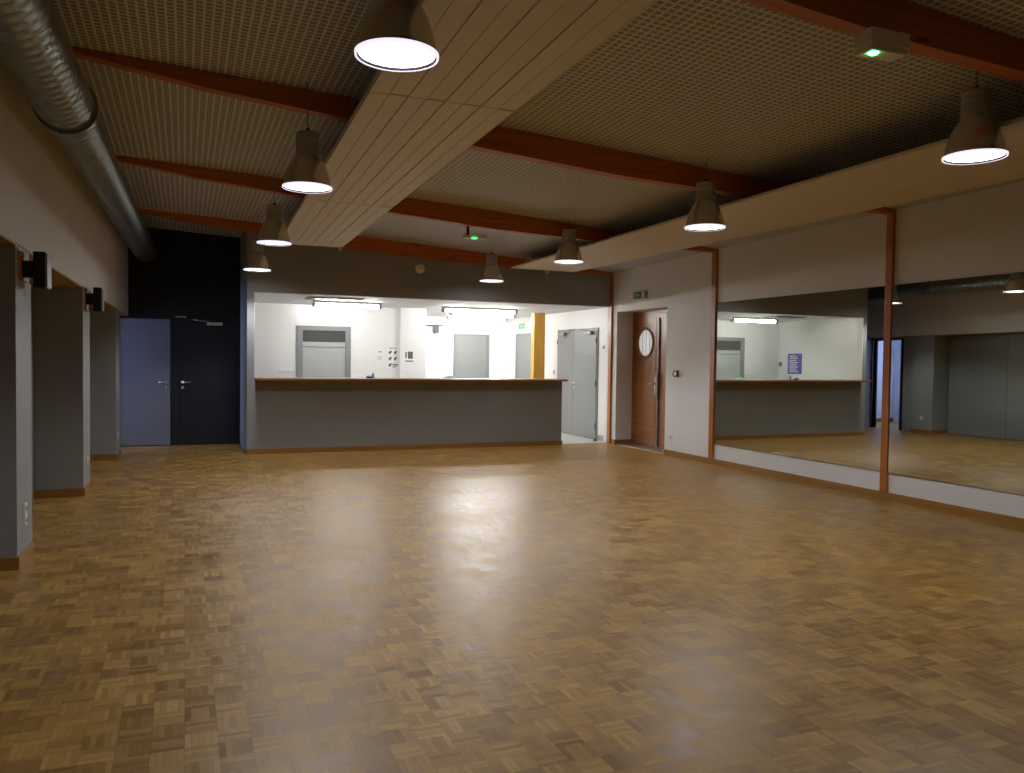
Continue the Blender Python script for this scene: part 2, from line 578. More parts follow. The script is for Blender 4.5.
# ================================================================== SETTING
# floor of the hall
MB().box(-1.6, XR + 0.4, YBACK, 12.86, -0.06, 0.0).box(-1.6, 0.90, 12.86, 14.45, -0.06, 0.0) \
    .build('floor', 'floor')['kind'] = 'structure'
MB().box(0.90, 7.6, 12.86, 18.2, -0.06, 0.0).build('floor_bar', 'bar_floor')['kind'] = 'structure'

# ceiling of the hall (slopes down to the right)
m = MB()
xs_ = [-1.6 + i * (XR + 2.0) / 12 for i in range(13)]
for a, b in zip(xs_, xs_[1:]):
    pts = []
    for z in (0, 0.08):
        for x, y in ((a, YBACK), (b, YBACK), (b, 14.45), (a, 14.45)):
            pts.append((x, y, ZC(x, y) + z))
    m.hexa(pts)
m.build('ceiling', 'ceiling')['kind'] = 'structure'

# left wall: white band above the niches, plywood soffit, partitions closing the niches
WT = 3.75
tag(MB().lbox(-0.50, 0.0, YBACK, YE + 0.12, 2.10, WT).build('wall_left', 'white_wall'), kind='structure')
tag(MB().lbox(-0.66, -0.004, YBACK, 14.25, 2.088, 2.10).build('trim_1', 'soffit'), kind='structure')
for y0, y1 in ((YBACK, -1.0), (-1.0, 2.0), (2.0, 5.0), (5.0, 8.0), (8.0, 11.0), (11.0, 13.05)):
    tag(MB().lbox(-0.75, -0.66, y0, y1, 0, 2.3).build('wall_niche', 'grey_wall'), kind='structure')
# wall at the back of the last niche, with the doorway of the side room
m = MB()
m.lbox(-0.30, -0.19, 12.955, 13.42, 0, 2.10)
m.lbox(-0.30, -0.19, 13.42, 14.27, 2.03, 2.10)
m.lbox(-0.30, -0.19, 14.27, 14.298, 0, 2.10)
tag(m.build('wall_left_doorway', 'grey_wall'), kind='structure')
m = MB()
m.lbox(-0.31, -0.17, 13.36, 13.42, 0, 2.03).lbox(-0.31, -0.17, 14.27, 14.298, 0, 2.03).lbox(-0.31, -0.17, 13.36, 14.298, 2.03, 2.07)
tag(m.build('trim_2', 'black_door'), kind='structure')

# side room seen only in the mirror: pale walls lit by a window
for nm_, bx in (('wall_side_room_near', [(-3.3, -1.66, 12.6, 12.7, 0, 2.6)]), ('wall_side_room_far', [(-3.3, -1.04, 15.6, 15.7, 0, 2.6)]),
                ('wall_side_room_window', [(-3.4, -3.3, 12.6, 12.9, 0, 2.6), (-3.4, -3.3, 14.7, 15.7, 0, 2.6), (-3.4, -3.3, 12.9, 14.7, 0, 0.9), (-3.4, -3.3, 12.9, 14.7, 2.2, 2.6)]),
                ('ceiling_side_room', [(-3.4, -1.04, 12.6, 15.7, 2.6, 2.7)]), ('wall_side_room_return', [(-1.10, -1.04, 14.44, 15.6, 0, 2.6)])):
    m = MB()
    for q in bx:
        m.box(*q)
    tag(m.build(nm_, 'side_wall'), kind='structure')
MB().box(-3.3, -1.30, 15.58, 15.6, 0, 0.09).build('baseboard_side_room', 'skirt')['kind'] = 'structure'
MB().box(-3.4, -1.61, 12.6, 15.7, -0.06, -0.001).box(-1.61, -1.04, 14.455, 15.7, -0.06, -0.001).build('floor_side_room', 'floor')['kind'] = 'structure'
w = MB().box(-3.38, -3.36, 12.9, 14.7, 0.9, 2.2).build('window_1', 'sky_glass')
tag(w, kind='structure')
m = MB()
for y in (12.9, 13.78, 14.66):
    m.box(-3.37, -3.3, y, y + 0.04, 0.9, 2.2)
m.box(-3.37, -3.3, 12.9, 14.7, 0.9, 0.94).box(-3.37, -3.3, 12.9, 14.7, 2.16, 2.2)
m.build('window_frame', 'bar_wall', w)

# black end wall with two doors
m = MB()
m.box(-1.20, -1.03, YE, YE + 0.12, 0, WT)
m.box(-1.6, -1.20, YE, YE + 0.12, 2.07, WT)
m.box(-1.03, 0.865, YE, YE + 0.12, 2.07, WT)
m.box(0.865, 0.878, YE, YE + 0.12, 0, WT)
tag(m.build('wall_end', 'black_wall'), kind='structure')
m = MB()
m.box(-1.03, -1.00, YE - 0.015, YE + 0.08, 0, 2.09).box(0.845, 0.872, YE - 0.015, YE + 0.08, 0, 2.09)
m.box(-0.215, -0.09, YE - 0.01, YE + 0.10, 0, 2.06)
m.box(-1.00, 0.845, YE - 0.015, YE + 0.08, 2.055, 2.09)
tag(m.build('trim_3', 'black_metal'), kind='structure')


def lever(parent, x, y, z, s, right=True, mat='steel'):
    h = MB().lathe([(0.001, 0), (0.026, 0), (0.026, -0.01), (0.001, -0.01)], x, y, 20, axis='Y', cz=z)
    h.tube((x, y - 0.008, z), (x, y - 0.05, z), 0.009)
    h.tube((x, y - 0.05, z), (x + (0.12 if right else -0.12), y - 0.05, z), 0.009)
    h.build('handle', mat, parent)
    c = MB().lathe([(0.001, 0), (0.024, 0), (0.024, -0.008), (0.001, -0.008)], x, y, 20, axis='Y', cz=z - 0.085)
    c.build('lock_cylinder', mat, parent)


def closer(parent, x0, x1, y, z, mat='steel'):
    c = MB().box(x0, x1, y - 0.05, y, z - 0.05, z)
    c.tube((x0 + 0.05, y - 0.03, z), (x0 - 0.08, y - 0.10, z + 0.02), 0.007).tube((x0 - 0.08, y - 0.10, z + 0.02), (x0 - 0.22, y - 0.015, z + 0.035), 0.007)
    c.build('door_closer', mat, parent)


d1 = MB().box(-0.998, -0.22, YE + 0.0, YE + 0.045, 0.012, 2.05).build('door_1', 'pale_door')
tag(d1, 'pale grey flush door leaf beside the black door', kind='structure')
lever(d1, -0.27, YE, 1.03, 1, False)
d2 = MB().box(-0.085, 0.84, YE + 0.0, YE + 0.045, 0.012, 2.05).build('door_2', 'black_door')
tag(d2, 'black flush door leaf at the left end of the hall', kind='structure')
lever(d2, -0.03, YE, 1.03, 1, True)
closer(d2, 0.34, 0.58, YE, 2.02)
MB().box(-0.14, 0.02, YE - 0.03, YE - 0.002, 2.085, 2.105).build('closer_rail', 'steel', d2)

# bar wall: low wall, lintel, left strip
tag(MB().box(0.86, 0.965, YB, 12.85, 0, WT).box(0.86, 0.878, 12.85, YE, 0, WT).build('wall_bar_left', 'grey_wall'), kind='structure')
tag(MB().box(0.965, XR + 0.02, YB, 12.85, 2.43, WT).build('wall_bar_lintel', 'grey_wall'), kind='structure')
tag(MB().box(0.965, 6.07, YB, 12.85, 0, 1.11).build('wall_bar', 'grey_wall'), kind='structure')
tag(MB().box(0.86, 6.085, YB - 0.016, YB, 0, 0.075).box(6.07, 6.085, YB, 12.85, 0, 0.075).build('baseboard_bar', 'skirt'), kind='structure')
tag(MB().box(0.966, 0.972, YB - 0.004, 12.854, 1.15, 2.43).build('trim_4', 'bar_wall'), kind='structure')

# right wall with the door recess
RY0, RY1, RZ, RD = 10.93, 12.51, 2.33, 0.36
WTR = 3.32
m = MB()
m.box(XR, XR + 0.35, YBACK, RY0, 0, WTR)
m.box(XR, XR + 0.35, RY0, RY1, RZ, WTR)
m.box(XR, XR + 0.35, RY1, 12.86, 0, WTR)
m.box(XR + RD + 0.08, XR + RD + 0.12, RY0 - 0.1, RY1 + 0.1, 0, RZ + 0.1)
tag(m.build('wall_right', 'white_wall'), kind='structure')
m = MB()
m.box(XR - 0.016, XR, YBACK, RY0, 0, 0.085)
m.box(XR - 0.016, XR, RY1, 12.70, 0, 0.085)
m.box(XR, XR + 0.34, RY1 - 0.014, RY1, 0, 0.085)
tag(m.build('baseboard_right', 'skirt_y'), kind='structure')

# wooden door inside the recess: main leaf with a round window, narrow second leaf, frame
DX = XR + RD - 0.02
m = MB()
m.box(DX - 0.02, DX + 0.06, RY0, RY0 + 0.05, 0, RZ).box(DX - 0.02, DX + 0.06, RY1 - 0.05, RY1, 0, RZ)
m.box(DX - 0.02, DX + 0.06, RY0 + 0.05, RY1 - 0.05, RZ - 0.05, RZ)
tag(m.build('trim_5', 'door_wood'), kind='structure')
tag(MB().box(XR + 0.02, DX + 0.06, RY0, RY1, 0.0005, 0.014).build('trim_6', 'steel'), kind='structure')


def round_hole_leaf(x0, x1, y0, y1, z0, z1, cy, cz, r, seg=40):
    """a slab with a true circular hole through it"""
    bm = bmesh.new()
    front, back = [], []
    per = []
    for k in range(seg):
        a = 2 * PI * k / seg + PI / 4
        c, s = math.cos(a), math.sin(a)
        ty = (y1 - cy) / c if c > 1e-9 else ((y0 - cy) / c if c < -1e-9 else 1e9)
        tz = (z1 - cz) / s if s > 1e-9 else ((z0 - cz) / s if s < -1e-9 else 1e9)
        t = min(ty, tz)
        per.append(((cy + r * c, cz + r * s), (cy + t * c, cz + t * s)))
    V = {}
    for side, x in ((0, x0), (1, x1)):
        V[side] = [(bm.verts.new((x, a[0], a[1])), bm.verts.new((x, b[0], b[1]))) for a, b in per]
    corners = [(y1, z1), (y0, z1), (y0, z0), (y1, z0)]
    for k in range(seg):
        k2 = (k + 1) % seg
        for side in (0, 1):
            a, b = V[side][k], V[side][k2]
            pb, qb = per[k][1], per[k2][1]
            extra = None
            for cc in corners:
                if abs(pb[0] - qb[0]) > 1e-6 and abs(pb[1] - qb[1]) > 1e-6:
                    if (abs(pb[0] - cc[0]) < 1e-6 and abs(qb[1] - cc[1]) < 1e-6) or (abs(pb[1] - cc[1]) < 1e-6 and abs(qb[0] - cc[0]) < 1e-6):
                        extra = cc
            if extra:
                e = bm.verts.new(((x0, x1)[side], extra[0], extra[1]))
                bm.faces.new([a[0], a[1], e, b[1], b[0]])
            else:
                bm.faces.new([a[0], a[1], b[1], b[0]])
        bm.faces.new([V[0][k][0], V[0][k2][0], V[1][k2][0], V[1][k][0]])
    # outer edges
    for (ya, za), (yb, zb) in zip(corners, corners[1:] + corners[:1]):
        vs = [bm.verts.new(p) for p in ((x0, ya, za), (x0, yb, zb), (x1, yb, zb), (x1, ya, za))]
        bm.faces.new(vs)
    mb = MB()
    mb.bm.free()
    mb.bm = bm
    return mb


CY, CZ, CR = 12.09, 1.785, 0.235
d3 = round_hole_leaf(DX - 0.01, DX + 0.035, 11.70, RY1 - 0.055, 0.02, RZ - 0.055, CY, CZ, CR).build('door_3', 'door_wood')
tag(d3, 'brown wooden entrance door with a round window', kind='structure')
m = MB()
m.lathe([(CR - 0.012, -0.012), (CR + 0.035, -0.012), (CR + 0.035, 0.004), (CR - 0.012, 0.004), (CR - 0.012, -0.012)], DX - 0.01, CY, 40, axis='X', cz=CZ)
m.build('window_ring', 'door_wood', d3)
MB().lathe([(0.001, 0.012), (CR, 0.012), (CR, 0.018), (0.001, 0.018)], DX - 0.01, CY, 40, axis='X', cz=CZ).build('window_pane', 'frosted', d3)
m = MB()
for k in range(1, 4):
    yy = CY - CR + k * CR / 2
    hh = math.sqrt(max(0.0, CR ** 2 - (yy - CY) ** 2)) * 0.93
    m.box(DX - 0.004, DX + 0.001, yy - 0.004, yy + 0.004, CZ - hh, CZ + hh)
m.build('window_bars', 'ink_pale', d3)
m = MB()
m.box(DX - 0.016, DX - 0.010, 11.75, 11.765, 0.1, RZ - 0.1).box(DX - 0.016, DX - 0.010, 12.38, 12.395, 0.1, RZ - 0.1)
m.box(DX - 0.016, DX - 0.010, 11.765, 12.38, 0.42, 0.432).box(DX - 0.016, DX - 0.010, 11.765, 12.38, RZ - 0.13, RZ - 0.115)
m.box(DX - 0.016, DX - 0.010, 11.765, 12.38, 2.08, 2.092).box(DX - 0.016, DX - 0.010, 11.765, 12.38, 1.42, 1.43)
m.build('panel_moulding', 'door_wood', d3)
h = MB().box(DX - 0.02, DX - 0.010, 11.73, 11.765, 0.93, 1.20)
h.tube((DX - 0.015, 11.748, 1.09), (DX - 0.065, 11.748, 1.09), 0.009).tube((DX - 0.065, 11.748, 1.09), (DX - 0.065, 11.87, 1.09), 0.010)
h.build('handle', 'steel', d3)
d4 = MB().box(DX - 0.03, DX + 0.03, RY0 + 0.055, 11.69, 0.02, RZ - 0.055).build('door_4', 'door_wood')
tag(d4, 'narrow fixed leaf of the wooden entrance door', kind='structure')
m = MB().box(DX - 0.055, DX - 0.03, 11.60, 11.65, 0.05, 2.2)
m.box(DX - 0.075, DX - 0.03, 11.59, 11.66, 0.86, 1.28)
m.build('bolt_gear', 'bronze', d4)

# wall behind the camera
tag(MB().box(-1.7, XR + 0.4, YBACK - 0.12, YBACK, 0, WT).build('wall_back', 'white_wall'), kind='structure')

# ---- bar room shell
BXR = 7.15
ZB = 2.445
YR = 15.45     # rear wall of the bar
m = MB()
m.box(0.879, 0.90, 12.86, YR + 0.1, 0, ZB)
m.box(0.78, 4.38, YR, YR + 0.12, 0, ZB)
m.box(4.27, 4.38, YR + 0.12, 18.1, 0, ZB)
m.box(3.87, 4.38, YR - 0.09, YR, 0, ZB)
tag(m.build('wall_bar_rear', 'bar_tiles'), kind='structure')
m = MB()
m.box(4.40, 5.80, 18.0, 18.12, 0, ZB).box(5.80, 6.66, 18.0, 18.12, 2.06, ZB).box(6.66, 7.3, 18.0, 18.12, 0, ZB)
m.box(BXR, BXR + 0.12, 12.86, 18.1, 0, ZB)
m.box(XR + 0.02, BXR, 12.86, 12.98, 0, ZB)
tag(m.build('wall_bar_side', 'bar_wall'), kind='structure')
tag(MB().box(0.879, 7.3, 12.855, 18.2, ZB, ZB + 0.08).build('ceiling_bar', 'bar_ceiling'), kind='structure')
tag(MB().box(BXR - 0.014, BXR, 12.98, 13.36, 0, 0.09).build('baseboard_passage', 'grey_plastic'), kind='structure')

# grey door of the bar's rear wall, with a dark transom
m = MB()
m.box(1.93, 2.03, YR - 0.05, YR, 0, 2.053).box(2.82, 2.92, YR - 0.05, YR, 0, 2.053).box(2.03, 2.82, YR - 0.05, YR, 1.97, 2.053)
fr = m.build('door_5', 'bar_frame')
tag(fr, 'grey framed door with a dark transom behind the bar', kind='structure')
MB().box(2.03, 2.82, YR - 0.025, YR - 0.005, 0.01, 1.655).box(2.03, 2.82, YR - 0.03, YR - 0.005, 1.665, 1.755).build('door_leaf', 'bar_leaf', fr)
MB().box(2.03, 2.82, YR - 0.02, YR - 0.01, 1.755, 1.97).build('transom_pane', 'dark_glass', fr)
# rear passage door
fr = MB().box(5.80, 5.86, 17.95, 18.0, 0, 2.06).box(6.60, 6.67, 17.95, 18.0, 0, 2.06).box(5.86, 6.60, 17.95, 18.0, 2.02, 2.06).build('door_6', 'bar_frame')
tag(fr, 'plain grey door in the far wall of the passage', kind='structure')
MB().box(5.86, 6.60, 17.97, 18.0, 0.01, 2.02).build('door_leaf', 'bar_door', fr)
# passage side door
fr = MB().box(BXR - 0.03, BXR, 16.5, 17.42, 2.03, 2.07).box(BXR - 0.03, BXR, 17.37, 17.42, 0, 2.03).box(BXR - 0.03, BXR, 16.5, 16.55, 0, 2.03).build('door_7', 'bar_frame')
tag(fr, 'grey side door left of the pine post', kind='structure')
MB().box(BXR - 0.02, BXR, 16.55, 17.37, 0.01, 2.03).build('door_leaf', 'bar_door', fr)
# double grey doors
fr = MB().box(BXR - 0.02, BXR, 13.40, 13.44, 0, 2.09).box(BXR - 0.02, BXR, 15.12, 15.16, 0, 2.09).box(BXR - 0.02, BXR, 13.44, 15.12, 2.05, 2.09).build('door_8', 'bar_frame')
tag(fr, 'grey double fire doors at the right end of the bar', kind='structure')
for y0, y1 in ((13.44, 14.405), (14.415, 15.12)):
    MB().box(BXR - 0.03, BXR - 0.002, y0, y1, 0.01, 2.05).build('door_leaf', 'bar_door', fr)
for z in (0.25, 1.05, 1.85):
    MB().tube((BXR - 0.035, 13.44, z - 0.05), (BXR - 0.035, 13.44, z + 0.05), 0.012).build('hinge', 'ink', fr)
MB().tube((BXR - 0.035, 15.12, 1.80), (BXR - 0.035, 15.12, 1.90), 0.012).build('hinge', 'ink', fr)
for y0, y1 in ((13.55, 13.80), (14.72, 14.95)):
    MB().box(BXR - 0.10, BXR - 0.03, y0, y1, 1.97, 2.03).tube((BXR - 0.07, y0 + 0.1, 2.03), (BXR - 0.16, (y0 + y1) / 2 + 0.25 * (1 if y0 < 14 else -1), 2.06), 0.010) \
        .tube((BXR - 0.16, (y0 + y1) / 2 + 0.25 * (1 if y0 < 14 else -1), 2.06), (BXR - 0.02, (y0 + y1) / 2 + 0.45 * (1 if y0 < 14 else -1), 2.08), 0.010).build('door_closer', 'grey_plastic', fr)
h = MB().lathe([(0.001, 0), (0.025, 0), (0.025, -0.012), (0.001, -0.012)], BXR - 0.03, 14.33, 20, axis='X', cz=1.04)
h.tube((BXR - 0.04, 14.33, 1.04), (BXR - 0.09, 14.33, 1.04), 0.010).tube((BXR - 0.09, 14.33, 1.04), (BXR - 0.09, 14.20, 1.04), 0.010)
h.lathe([(0.001, 0), (0.022, 0), (0.022, -0.012), (0.001, -0.012)], BXR - 0.03, 14.33, 20, axis='X', cz=0.95)
h.build('handle', 'steel', fr)

# ================================================================== THINGS
# ---- grey pillars between the niches of the left wall
names = [(3.20, 'grey pillar of the left wall just outside the left edge of the photo'),
         (6.27, 'nearest grey pillar at the left edge of the photo, white socket low on it'),
         (9.34, 'middle grey pillar of the left wall, behind the first speaker'),
         (12.45, 'farthest grey pillar, just left of the pale grey door')]
for y, lab in names:
    dpt = 0.50
    notch = y < 12
    mm = MB().lbox(-dpt, 0, y, y + 0.50, 0, 1.87 if notch else 2.086)
    if notch:
        mm.lbox(-dpt, 0, y, y + 0.07, 1.87, 2.086).lbox(-dpt, -0.03, y + 0.07, y + 0.50, 1.87, 2.086)
    p = tag(mm.build('pillar', 'grey_wall'), lab, 'pillar', 'grey pillars along the left wall', 'thing')
    if notch:
        MB().lbox(-0.03, 0.0, y + 0.09, y + 0.25, 1.875, 2.085).build('timber_inset', 'post', p)
        MB().lbox(-0.03, -0.002, y + 0.27, y + 0.45, 1.875, 2.085).build('upper_panel', 'white_wall', p)
    MB().lbox(-dpt, 0.014, y - 0.014, y, 0, 0.085).lbox(0, 0.014, y, y + 0.514, 0, 0.085).lbox(-dpt, 0.014, y + 0.50, y + 0.514, 0, 0.085).build('baseboard', 'skirt_y', p)

# folding partition panels closing the niches (seen in the mirror)
for y0, y1, lab in ((3.72, 6.25, 'grey partition panels behind the nearest pillar'),
                    (6.79, 9.32, 'grey partition panels behind the middle pillar'),
                    (9.86, 12.43, 'grey partition panels reflected at the right edge of the mirror')):
    e = tag(empty('partition', (LX(y0) - 0.46, y0, 0)), lab, 'partition', 'grey partitions in the wall niches')
    n = 2
    for k in range(n):
        a = y0 + (y1 - y0) * k / n
        b = y0 + (y1 - y0) * (k + 1) / n - 0.006
        o = MB().lbox(-0.48, -0.44, a, b, 0.01, 2.08).build('panel', 'dark_panel')
        o.parent = e
        o.matrix_parent_inverse = Matrix.Translation(e.location).inverted()

# ---- wooden posts of the right wall
for y, y1, x0, lab in ((BAYS[0], BAYS[0] + 0.09, XR - 0.035, 'red-brown wooden post of the right wall just outside the right edge of the photo'),
                       (BAYS[1], 6.62, XR - 0.035, 'red-brown wooden post standing between the two large mirrors'),
                       (BAYS[2], 9.73, XR - 0.035, 'red-brown wooden post left of the mirrors, right of the wooden door'),
                       (12.655, 12.755, XR - 0.035, 'red-brown wooden post in the corner beside the bar opening')):
    z0 = 0.087 if y < 12 else 0.0
    tag(MB().box(x0, XR + 0.004, y, y1, z0, CAM_H + (1.592 - 0.010 * (y - 6.53)) * (y + 0.11) / y if y < 12 else ZC(XR, y) - 0.004).build('timber_post', 'post', bevel=0.004), lab, 'post', 'wooden posts on the right wall', 'thing')

# ---- glulam beams
BL = ['nearest red-brown beam across the top right corner', 'long red-brown ceiling beam passing above the second lamps',
      'third red-brown ceiling beam, ahead of the bar wall', 'farthest red-brown beam, running along the top of the bar wall']
for y, lab in zip(BAYS, BL):
    dz = -0.010 * (y - 6.53)
    xs = [-1.05, -0.75, 0.1, 1.25, 2.25, 3.0, 3.7, 4.4, 5.0, 6.5, XR if y < 12 else XR - 0.037]
    zb = [3.595, 3.555, 3.43, 3.32, 3.23, 3.17, 3.12, 3.095, 3.07, 3.05, 3.045]
    th = 0.11 if y < 12 else 0.034
    bm = bmesh.new()
    rows = []
    for x, z in zip(xs, zb):
        xx = max(x, LX(y) + 0.001)
        t = ZC(xx, y) - 0.001
        zz = min(CAM_H + (z + dz - CAM_H) * (y + th) / y, t - 0.03)
        rows.append([bm.verts.new(q) for q in ((xx, y, zz), (xx, y, t), (xx, y + th, t - 0.002), (xx, y + th, zz))])
    for a, b in zip(rows, rows[1:]):
        for k in range(4):
            bm.faces.new([a[k], a[(k + 1) % 4], b[(k + 1) % 4], b[k]])
    bm.faces.new(rows[0])
    bm.faces.new(rows[-1])
    mb = MB()
    mb.bm.free()
    mb.bm = bm
    tag(mb.build('ceiling_beam', 'beam'), lab, 'beam', 'red-brown roof beams', 'thing')

# ---- big fluted ceiling reflector
def refl_pt(s, t, z):   # s across 0..1, t along (y)
    xl = 1.02 + 0.028 * (t - 3.6)
    xr = 2.00 + 0.020 * (t - 3.6)
    return (xl + (xr - xl) * s, t, z)


root = tag(empty('ceiling_reflector', (1.5, 6, 3.1)), 'wide cream fluted reflector panel hanging in the middle of the ceiling', 'ceiling panel')


def parent_keep(o, e):
    o.parent = e
    o.matrix_parent_inverse = Matrix.Translation(e.location).inverted()
    return o


Z0 = 3.10
segs = [(-3.6, 0.95), (0.955, 5.02), (5.03, 8.70), (8.71, 12.20)]
NG = 8
for a, b in segs:
    bm = bmesh.new()

    def quad(p, mi=0):
        f = bm.faces.new([bm.verts.new(q) for q in p])
        f.material_index = mi
    prof = []
    for k in range(NG):
        s0, s1 = k / NG, (k + 1) / NG
        g = 0.004
        up = 0.004 if k % 2 else 0.0
        prof += [(s0 + (0 if k == 0 else g), Z0 + up), (s1 - (0 if k == NG - 1 else g), Z0 + up)]
        if k < NG - 1:
            prof += [(s1 - g, Z0 + 0.009), (s1 + g, Z0 + 0.009)]
    for (s0, z0), (s1, z1) in zip(prof, prof[1:]):
        mi = 1 if (z0 > Z0 + 0.008 or z1 > Z0 + 0.008) else 0
        quad([refl_pt(s0, a, z0), refl_pt(s1, a, z1), refl_pt(s1, b, z1), refl_pt(s0, b, z0)], mi)
    zt = Z0 + 0.045
    quad([refl_pt(0, a, zt), refl_pt(1, a, zt), refl_pt(1, b, zt), refl_pt(0, b, zt)])
    for s in (0, 1):
        quad([refl_pt(s, a, Z0), refl_pt(s, b, Z0), refl_pt(s, b, zt), refl_pt(s, a, zt)])
    for t in (a, b):
        quad([refl_pt(0, t, Z0 + 0.0), refl_pt(1, t, Z0 + 0.0), refl_pt(1, t, zt), refl_pt(0, t, zt)])
    mb = MB()
    mb.bm.free()
    mb.bm = bm
    parent_keep(mb.build('panel_section', ['reflector', 'reflector_edge']), root)
for y in (0.2, 3.9, 5.6, 8.2, 9.3, 11.9):
    for s in (0.12, 0.88):
        x, _, _ = refl_pt(s, y, 0)
        parent_keep(MB().tube((x, y, Z0 + 0.045), (x, y, ZC(x, y) - 0.001), 0.004, 6).build('hanger_wire', 'steel'), root)
x, y, z = refl_pt(0.97, 12.15, Z0)
parent_keep(MB().box(x - 0.02, x + 0.02, y, y + 0.03, z - 0.05, z + 0.01).build('bracket', 'reflector', None), root)

# ---- plain board hanging near the right wall
root = tag(empty('ceiling_reflector', (5.5, 6, 2.98)), 'plain cream reflector board hanging along the right wall above the mirrors', 'ceiling panel')


def rb(s, t, z):
    xl = 4.80 + 0.022 * (t - 3.5)
    xr = 6.24 - 0.012 * (t - 6.0)
    return (xl + (xr - xl) * s, t, z)


for a, b in ((-3.6, 1.8), (1.805, 5.30), (5.306, 8.95), (8.956, 12.46)):
    p = [rb(0, a, 2.975), rb(1, a, 2.975), rb(1, b, 2.975), rb(0, b, 2.975), rb(0, a, 3.0), rb(1, a, 3.0), rb(1, b, 3.0), rb(0, b, 3.0)]
    parent_keep(MB().hexa(p).build('board_section', 'board'), root)
for y in (0.2, 2.9, 5.2, 7.3, 9.0, 11.9):
    for s in (0.1, 0.9):
        x, _, _ = rb(s, y, 0)
        parent_keep(MB().tube((x, y, 3.0), (x, y, ZC(x, y) - 0.001), 0.004, 6).build('hanger_wire', 'steel'), root)
for y in (1.8, 5.30, 8.95):
    x, _, _ = rb(0.02, y, 0)
    parent_keep(MB().box(x - 0.03, x + 0.03, y - 0.04, y + 0.04, 2.995, 3.02).build('joint_clip', 'ink'), root)
x, y, z = rb(0.55, 12.44, 2.975)
parent_keep(MB().box(x - 0.035, x + 0.035, y - 0.02, y + 0.012, z - 0.045, z).tube((x, y, z - 0.04), (x, y, z - 0.09), 0.006).build('bracket', 'board'), root)

# ---- spiral duct
root = tag(empty('ventilation_duct', (-0.66, 6, 3.12)), 'galvanised spiral ventilation duct running along the top of the left wall', 'duct')


def duct_c(y):
    return (-0.735 + 0.0185 * (y - 6.2), 3.11)


def duct_piece(name, y0, y1, r, ridges=True, mat='duct'):
    bm = bmesh.new()
    step = 0.012
    if ridges:
        n = int((y1 - y0) / step)
    else:
        n = 6
    rings = []
    S = 40
    for i in range(n + 1):
        y = y0 + (y1 - y0) * i / n
        cx, cz = duct_c(y)
        ring = []
        for k in range(S):
            a = 2 * PI * k / S
            rr = r
            if ridges:
                ph = ((y + 0.105 * k / S) % 0.105) / 0.105     # the helical seam
                rr = r + 0.0075 * math.exp(-((ph - 0.5) / 0.14) ** 2)
            ring.append(bm.verts.new((cx + rr * math.cos(a), y, cz + rr * math.sin(a))))
        rings.append(ring)
    for a, b in zip(rings, rings[1:]):
        for k in range(S):
            f = bm.faces.new([a[k], a[(k + 1) % S], b[(k + 1) % S], b[k]])
            f.smooth = True
    bm.faces.new(rings[0])
    bm.faces.new(rings[-1])
    mb = MB()
    mb.bm.free()
    mb.bm = bm
    return parent_keep(mb.build(name, mat), root)


duct_piece('duct_section', 0.5, 6.18, 0.172)
duct_piece('duct_section', 6.22, YE - 0.005, 0.158)
duct_piece('flange', 6.15, 6.24, 0.196, False)
duct_piece('sleeve_joint', 11.2, 11.32, 0.164, False)
duct_piece('sleeve_joint', 9.0, 9.04, 0.163, False)
for y in (3.0, 5.2, 7.6, 10.4, 13.2):
    cx, cz = duct_c(y)
    parent_keep(MB().tube((cx, y, cz + 0.155), (cx, y, ZC(cx, y) - 0.001), 0.005, 6).build('hanger_rod', 'steel'), root)

# ---- pendant lamps
def make_lamp():
    t = empty('pendant_lamp')
    # origin at the rim centre, z up
    R0 = 0.183
    outer = [(R0, 0.0), (R0, 0.012), (R0 - 0.006, 0.014), (R0 - 0.010, 0.05), (R0 - 0.022, 0.10), (R0 - 0.042, 0.16), (R0 - 0.066, 0.205), (R0 - 0.090, 0.232), (0.088, 0.245)]
    sh = MB().lathe(outer, seg=48).build('lamp_shade', 'alu', t)
    inner = [(R0 - 0.002, 0.0), (R0 - 0.012, 0.012), (R0 - 0.016, 0.05), (R0 - 0.028, 0.10), (R0 - 0.048, 0.155), (R0 - 0.074, 0.20), (0.06, 0.235), (0.001, 0.236)]
    MB().lathe(inner, seg=48).build('inner_reflector', 'alu_in', t)
    MB().lathe([(R0 - 0.007, -0.002), (R0 + 0.003, -0.002), (R0 + 0.004, 0.011), (R0 - 0.001, 0.012)], seg=48).build('rim_ring', 'lamp_lip', t)
    MB().lathe([(0.001, 0.012), (R0 - 0.013, 0.012), (R0 - 0.013, 0.018), (0.001, 0.018)], seg=48).build('diffuser_glass', 'lamp_glass', t)
    MB().lathe([(R0 - 0.013, 0.010), (R0 - 0.007, 0.000), (R0 - 0.006, 0.012), (R0 - 0.013, 0.020), (R0 - 0.013, 0.010)], seg=48).build('gasket', 'gasket', t)
    hs = MB().lathe([(0.088, 0.238), (0.088, 0.330), (0.084, 0.335), (0.084, 0.345), (0.088, 0.350), (0.088, 0.375), (0.084, 0.380), (0.084, 0.388), (0.088, 0.393), (0.088, 0.412), (0.078, 0.420), (0.001, 0.420)], seg=32).build('gear_housing', 'lamp_box', t)
    MB().box(-0.03, 0.05, -0.095, -0.080, 0.255, 0.30).build('maker_plate', 'lamp_box', hs)
    MB().lathe([(0.001, -0.096), (0.007, -0.096), (0.007, -0.084), (0.001, -0.084)], 0.005, 0, 12, axis='Y', cz=0.285).build('screw', 'steel', hs)
    MB().lathe([(0.02, 0.418), (0.02, 0.44), (0.006, 0.455), (0.001, 0.455)], seg=16).build('cord_grip', 'black_metal', t)
    return t


